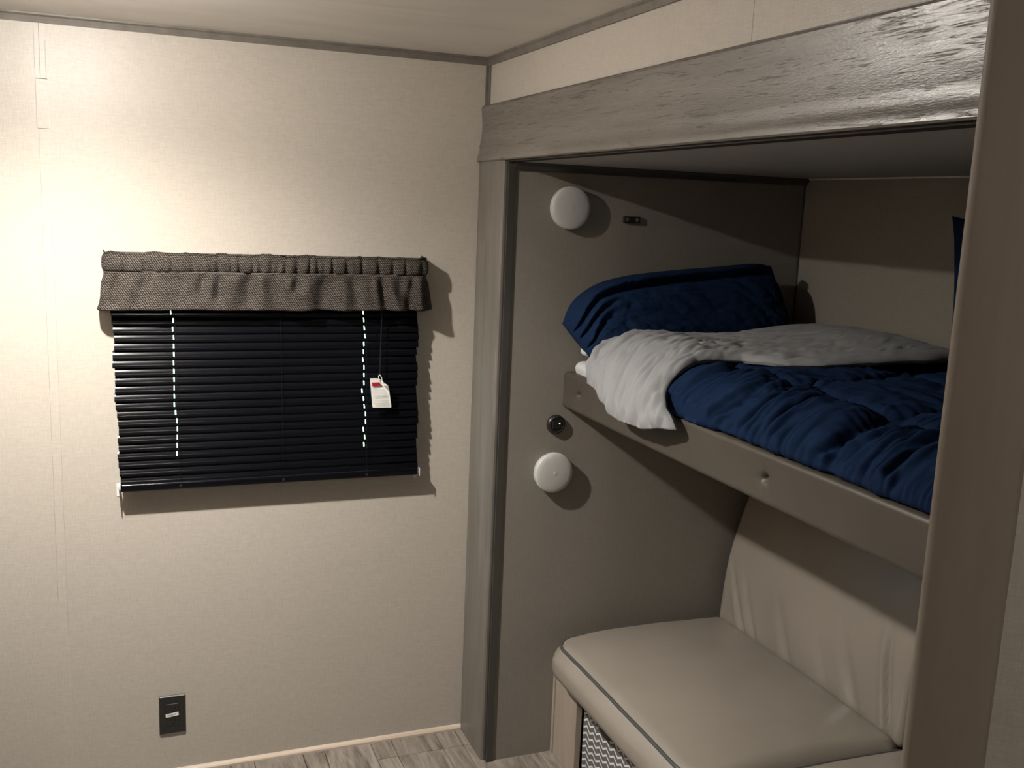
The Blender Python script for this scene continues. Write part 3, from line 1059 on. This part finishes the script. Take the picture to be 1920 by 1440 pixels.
# grey fold-back: q runs from the near (rolled) edge to the pillow, t from wall to the hanging front edge
GP = [(1.930, 1.262), (1.905, 1.288), (1.84, 1.300), (1.72, 1.300), (1.58, 1.292), (1.45, 1.286), (1.35, 1.284), (1.27, 1.280), (1.215, 1.264), (1.175, 1.232), (1.155, 1.196), (1.150, 1.168), (1.151, 1.146)]
ng = 200
GF, GL = profile_fn(GP, ng)
GF = [(p, (nn if nn.z > 0 or nn.x < 0 else -nn), t) for p, nn, t in GF]
near_x = [(1.15, 1.905), (1.19, 1.955), (1.25, 1.985), (1.36, 1.965), (1.43, 1.88), (1.50, 1.845), (1.62, 1.825), (1.80, 1.80), (1.94, 1.79)]
def near_edge(x):
    return interp(near_x, x)[0]
rows = []
nq = 220
for i in range(nq):
    q = i / (nq - 1)
    row = []
    for p, nn, t in GF:
        f = GL - t
        yn = near_edge(p.x) + .010 * n3(p.x * 14, p.z * 14, 3)
        yn += .026 * math.exp(-((f - .075) / .045) ** 2) - .034 * sm(.05, 0, f)
        yf = 2.435 - .115 * sm(.24, .02, f)
        # rolled near lip
        lip = .045
        Ly = (yf - yn) + lip
        s = q * Ly
        th = .034 + .008 * n3(p.x * 6, 2.2)
        if s < lip:
            a = (s / lip) * math.pi / 2 * 1.25 - .39
            y = yn + .030 * (1 - math.cos(max(a, -.39) + .0)) if a > 0 else yn + .030 * (1 - math.cos(a)) + .004
            off = th * (math.sin(a) * .5 + .5 if a < 0 else .5 + .5 * math.sin(a)) - .012 * (a < 0) * 0
        else:
            y = yn + .030 + (s - lip) * ((yf - yn - .030) / (Ly - lip))
            off = th
        g = sm(0, .12, q)
        # height along the fold: mound at the front shoulder and at the wall
        k = (y - yn) / max(.01, yf - yn)
        off += .016 * math.sin(math.pi * min(1, k * 1.1)) * (.4 + .6 * sm(.45, .2, f)) + .012 * math.sin(math.pi * min(1, k)) * sm(.35, .15, t)
        off -= .030 * sm(.78, 1.0, k) * sm(.06, .3, f)
        # wrinkles
        wv = p.x * 3 + y * 10
        w = .016 * min(billow(f * 4.2 + y * 5.5, y * 11 - f * 5, 2.0), .35) + .018 * min(billow(f * 11 + y * 10, y * 22 - f * 6, 6.0), .35)
        w += .0105 * billow(y * 48 - f * 22, f * 12 + y * 12, 5) + .0018 * n3(f * 50, y * 50)
        if f < .2:
            w += .010 * sm(.2, .05, f) * min(billow(y * 19 + f * 7, f * 4, 11.0), .4)
        w *= .42 + .58 * sm(.50, .22, f)
        off += (w - .006) * (.25 + .75 * g) * (.4 + .6 * sm(0, .02, f))
        pos = p + nn * off
        # the hanging edge rises towards the head end and the near corner
        if f < .12:
            lift = (.045 * sm(2.08, 2.33, y) + .018 * sm(1.98, 1.90, y)) * sm(.12, 0, f)
            pos.z += lift
            pos.x += .012 * lift / .05
            pos.x = min(pos.x, RX - .005) if pos.z < RZ1 + .006 else pos.x
            pos.z += .004 * n3(y * 18, 1.0) * sm(.03, 0, f)
        pos.x = min(pos.x, XS - .004)
        row.append((pos.x, min(y, YE - .02), pos.z))
    rows.append(row)
gs = MB().grid(rows).build('grey_fold', M['grey'], cf, smooth=True)
gs.data.materials[0] = M['grey']
md = gs.modifiers.new('thickness', 'SOLIDIFY')
md.thickness = .006
md.offset = -1

# pillows -----------------------------------------------------------
def pillow(name, label, top, bot, thick, bulge, mat_, creases=None, ns=130, ntp=70, org=None, pinch=(0, 0, 0)):
    """top/bot: 3D edge curves; the case bulges along 'bulge' from the seam"""
    tc_, bc_ = smooth_curve(top, ns), smooth_curve(bot, ns)
    bulge = Vector(bulge).normalized()
    pw = thing(name, org or tuple(bc_[ns // 2]), label, 'pillow')
    ring = []
    for side in (1, -1):
        rws = []
        for i in range(ns):
            s = i / (ns - 1)
            cs = (1 - abs(2 * s - 1) ** 3.2)
            cr = []
            for j in range(ntp):
                t = j / (ntp - 1)
                base = bc_[i].lerp(tc_[i], t) + Vector(pinch) * (math.sin(math.pi * t) ** .8 * s ** 5)
                ct = max(0, 1 - abs(2 * t - 1) ** 2.4)
                th = thick * (cs ** .6) * (ct ** .55)
                d = th * (.5 if side > 0 else .42)
                if side > 0:
                    d += creases(s, t) if creases else 0
                d += .004 * n3(s * 7, t * 5, side) * cs * ct
                pt = base + bulge * (d * side)
                cr.append(pt)
            rws.append(cr)
        ring.append(rws)
    mb = MB()
    rows_ = [ring[0][i] + ring[1][i][::-1][1:-1] for i in range(ns)]
    mb.loft(rows_, closed=True, caps=True)
    return pw, mb, rows_

def crease_main(s, t):
    d = 0
    w = sm(0, .05, s) * sm(0, .04, t) * sm(1, .95, t)
    # deep fold that runs from the open end up along the top
    for (pts, dep, wid, s1) in (
        ([(0, .70), (.10, .76), (.22, .83), (.45, .835), (.75, .86), (1, .88)], .024, .035, .95),
        ([(0, .52), (.10, .62), (.20, .71), (.32, .74)], .018, .030, .30),
        ([(0, .28), (.10, .46), (.18, .58), (.26, .63)], .018, .030, .24)):
        c = interp(pts, s)[0]
        q = (t - c)
        k = dep * sm(s1 + .05, s1 - .12, s)
        d -= k * math.exp(-(q / wid) ** 2) * (1.0 if q < 0 else 1.0)
        d += k * .75 * math.exp(-((q - .075) / .06) ** 2)
    d += .009 * (billow(s * 16 + t * 3, t * 9, 3.3) - .2) + .0045 * (billow(s * 42 + t * 9, t * 24, 1.2) - .2)
    d += .010 * (billow(t * 3 + s * 1.5, s * 7, 6.1) - .2)
    return d * w
top = [(1.128, 2.500, 1.325), (1.158, 2.505, 1.385), (1.225, 2.510, 1.432), (1.32, 2.512, 1.458), (1.45, 2.512, 1.474), (1.60, 2.505, 1.488), (1.72, 2.495, 1.500), (1.792, 2.490, 1.496)]
bot = [(1.182, 2.400, 1.232), (1.25, 2.40, 1.225), (1.36, 2.405, 1.225), (1.5, 2.41, 1.225), (1.65, 2.42, 1.225), (1.78, 2.43, 1.228), (1.84, 2.435, 1.232), (1.873, 2.44, 1.238)]
pw, mb, prow = pillow('pillow', 'navy pillow leaning against the alcove end wall at the head of the bunk', top, bot, .145, (0, -.93, .36), M['navy'], crease_main, 170, 90)
mb.build('pillowcase', M['navy'], pw, smooth=True)
# white pillow showing in the open end of the case
e = [Vector(prow[2][k]) for k in range(90)]
MB().rbox(1.168, 1.21, 2.42, 2.465, 1.242, 1.270, .013, 2, 2, 2, 4).build('pillow_insert', M['sheet'], pw, smooth=True)

top2 = [(1.82, 1.15, 1.62), (1.835, 1.30, 1.64), (1.85, 1.52, 1.64), (1.86, 1.74, 1.638), (1.865, 1.885, 1.658)]
bot2 = [(1.84, 1.15, 1.318), (1.85, 1.30, 1.315), (1.85, 1.52, 1.315), (1.85, 1.70, 1.318), (1.85, 1.83, 1.322)]
pw2, mb2, _ = pillow('pillow', 'dark navy pillow standing at the wall, half hidden by the open door', top2, bot2, .09, (-1, 0, .25), M['navy'], None, 60, 40, None, (0, -.016, 0))
mb2.build('pillowcase', M['navy'], pw2, smooth=True)

# ------------------------------------------------------------------ bench under the bunk
BX = 1.185
be = thing('bench_sofa', (1.5, 1.63, 0), 'taupe vinyl bench sofa with wood base under the bunk', 'sofa')
MB().rbox(BX, BX + .019, 2.392, 2.541, 0, .30, .0015, 1, 1, 1, 1).build('front_stile', M['box'], be)
MB().rbox(BX - .004, BX + .030, 2.5415, YE - .001, 0, .305, .0015, 1, 1, 1, 1).build('side_stile', M['box'], be)
MB().rbox(BX, BX + .019, 1.60, 1.70, 0, .30, .0015, 1, 1, 1, 1).build('front_stile', M['box'], be)
MB().rbox(BX, BX + .019, .72, .85, 0, .30, .0015, 1, 1, 1, 1).build('front_stile', M['box'], be)
MB().box(BX, BX + .019, .72, 2.541, .2985, .312).build('top_rail', M['box'], be)
MB().box(BX + .019, XS - .02, .72, YE - .004, .300, .310).build('seat_board', M['ply'], be)
MB().box(BX + .040, XS - .02, 2.396, 2.412, 0, .30).build('divider', M['ply'], be)
def seat(y0, y1, nm):
    x0, x1, z0, z1 = 1.128, 1.74, .288, .408
    r = .046
    def fn(p):
        kx = (p.x - x0) / (x1 - x0)
        ky = (p.y - y0) / (y1 - y0)
        up = sm(z0 + .02, z1, p.z)
        q = p.copy()
        q.z += up * (.036 * (math.sin(math.pi * min(1, max(0, kx))) ** .8) * (math.sin(math.pi * min(1, max(0, ky))) ** .6 if 0 < ky < 1 else 0) - .004)
        q.z -= up * .005 * sm(x0 + .20, x0, p.x)
        # front corners pulled back
        e = min(abs(p.y - y0), abs(p.y - y1))
        fr = sm(x0 + .2, x0, p.x)
        q.x += fr * .050 * (1 - sm(0, .11, e)) ** 2
        q.x += -.010 * fr * math.sin(math.pi * min(1, max(0, (p.z - z0) / (z1 - z0))))
        q.z += .0015 * n3(p.x * 8, p.y * 8)
        return q
    c = MB().rbox(x0, x1, y0, y1, z0, z1, r, 28, 34, 5, 8, fn=fn).build('seat_cushion', M['vinyl'], be, smooth=True)
    # welted piping round the top edge
    rr = r * .30
    pts = []
    a0 = math.radians(55)
    def top_pt(x, y):
        p = Vector((x, y, z1))
        return p
    ins = r - r * math.cos(a0)
    zt_ = z1 - r + r * math.sin(a0)
    corner = .030
    path = [(x1 - .01, y1 - ins)]
    for k in range(18):
        path.append((x1 - .02 - (x1 - .02 - x0 - ins - corner) * k / 17, y1 - ins))
    for k in range(1, 9):
        a = math.pi / 2 * k / 8
        path.append((x0 + ins + corner - corner * math.sin(a), y1 - ins - corner + corner * math.cos(a)))
    for k in range(1, 40):
        path.append((x0 + ins, y1 - ins - corner - (y1 - y0 - 2 * ins - 2 * corner) * k / 39))
    for k in range(1, 9):
        a = math.pi / 2 * k / 8
        path.append((x0 + ins + corner - corner * math.cos(a), y0 + ins + corner - corner * math.sin(a)))
    for k in range(1, 4):
        path.append((x0 + ins + corner + .02 * k, y0 + ins))
    def onsurf(x, y):
        # position on the rounded box, then deformed like the cushion
        p = Vector((x, y, zt_))
        inn = Vector((min(max(p.x, x0 + r), x1 - r), min(max(p.y, y0 + r), y1 - r), z1 - r))
        d = p - inn
        d = d.normalized() * r if d.length > 1e-6 else d
        return fn(inn + d)
    MB().tube([onsurf(x, y) for x, y in path], .0048, 8).build('piping', M['piping'], c, smooth=True)
    return c
seat(1.705, 2.512, 'a')
seat(.90, 1.704, 'b')
def back(y0, y1):
    z0, z1 = .372, .99
    def fn(p):
        q = p.copy()
        k = (p.z - z0) / (z1 - z0)
        lean = .175 * k - .045 * math.sin(math.pi * k)
        q.x += lean
        fr = sm(1.80, 1.735, p.x)
        ky = (p.y - y0) / (y1 - y0)
        q.x -= fr * .018 * math.sin(math.pi * min(max(ky, 0), 1)) * math.sin(math.pi * min(max(k, 0), 1))
        # soft diagonal pulls above the seat
        for cy, sl, dp, wd, zz0 in ((y1 - .13, .55, .0075, .010, .50), (y1 - .19, .5, .005, .013, .52), (y1 - .36, .42, .006, .016, .50), (y0 + .17, .45, .006, .018, .52), (y0 + .05, .20, .011, .008, .58), (y0 + .28, .38, .004, .02, .48)):
            dd = p.y - (cy - (.47 - p.z) * sl * -1.0)
            dd = p.y - (cy + (p.z - .42) * sl)
            fade = sm(zz0 + .12, zz0 - .05, p.z)
            q.x += fr * fade * (dp * math.exp(-(dd / wd) ** 2) - dp * .55 * math.exp(-((dd - 2 * wd) / (1.5 * wd)) ** 2))
        q.x += fr * .002 * n3(p.y * 8, p.z * 8)
        return q
    return MB().rbox(1.722, 1.80, y0, y1, z0, z1, .022, 3, 110, 60, 4, fn=fn).build('back_cushion', M['vinyl'], be, smooth=True)
back(1.712, 2.52)
back(.90, 1.700)

# storage bins behind the bench opening
def sbin(y0, y1, label):
    b = thing('storage_bin', (BX + .16, (y0 + y1) / 2, 0), label, 'storage bin', 'chevron bins in the bench base')
    x0 = BX + .021
    bd = MB()
    bd.rbox(x0, x0 + .30, y0, y1, .001, .278, .006, 3, 3, 3, 2, fn=lambda p: p + Vector((.004 * n3(p.y * 9, p.z * 9) if p.x < x0 + .01 else 0, 0, 0)))
    bo = bd.build('body', M['chev'], b, smooth=True, angle=50)
    MB().box(x0 - .0012, x0 + .301, y0 - .0005, y1 + .0005, .268, .2785).build('rim', M['chev'], b)
    yc = (y0 + y1) / 2
    pts = smooth_curve([(x0 - .002, yc + .055, .262), (x0 - .010, yc + .05, .252), (x0 - .017, yc + .025, .240), (x0 - .018, yc, .236), (x0 - .017, yc - .025, .240), (x0 - .010, yc - .05, .252), (x0 - .002, yc - .055, .262)], 22)
    r_ = []
    for p in pts:
        r_.append([p + Vector((-.001, 0, .011)), p + Vector((.001, 0, .011)), p + Vector((.001, 0, -.011)), p + Vector((-.001, 0, -.011))])
    MB().loft(r_).build('handle', M['blackplastic'], b)
    return b
sbin(2.055, 2.388, 'grey and white chevron fabric bin nearest the wood stile of the bench')
sbin(1.712, 2.045, 'grey and white chevron fabric bin at the bottom edge under the seat')
# ------------------------------------------------------------------ tidy
for o in bpy.data.objects:
    if '_org' in o:
        del o['_org']
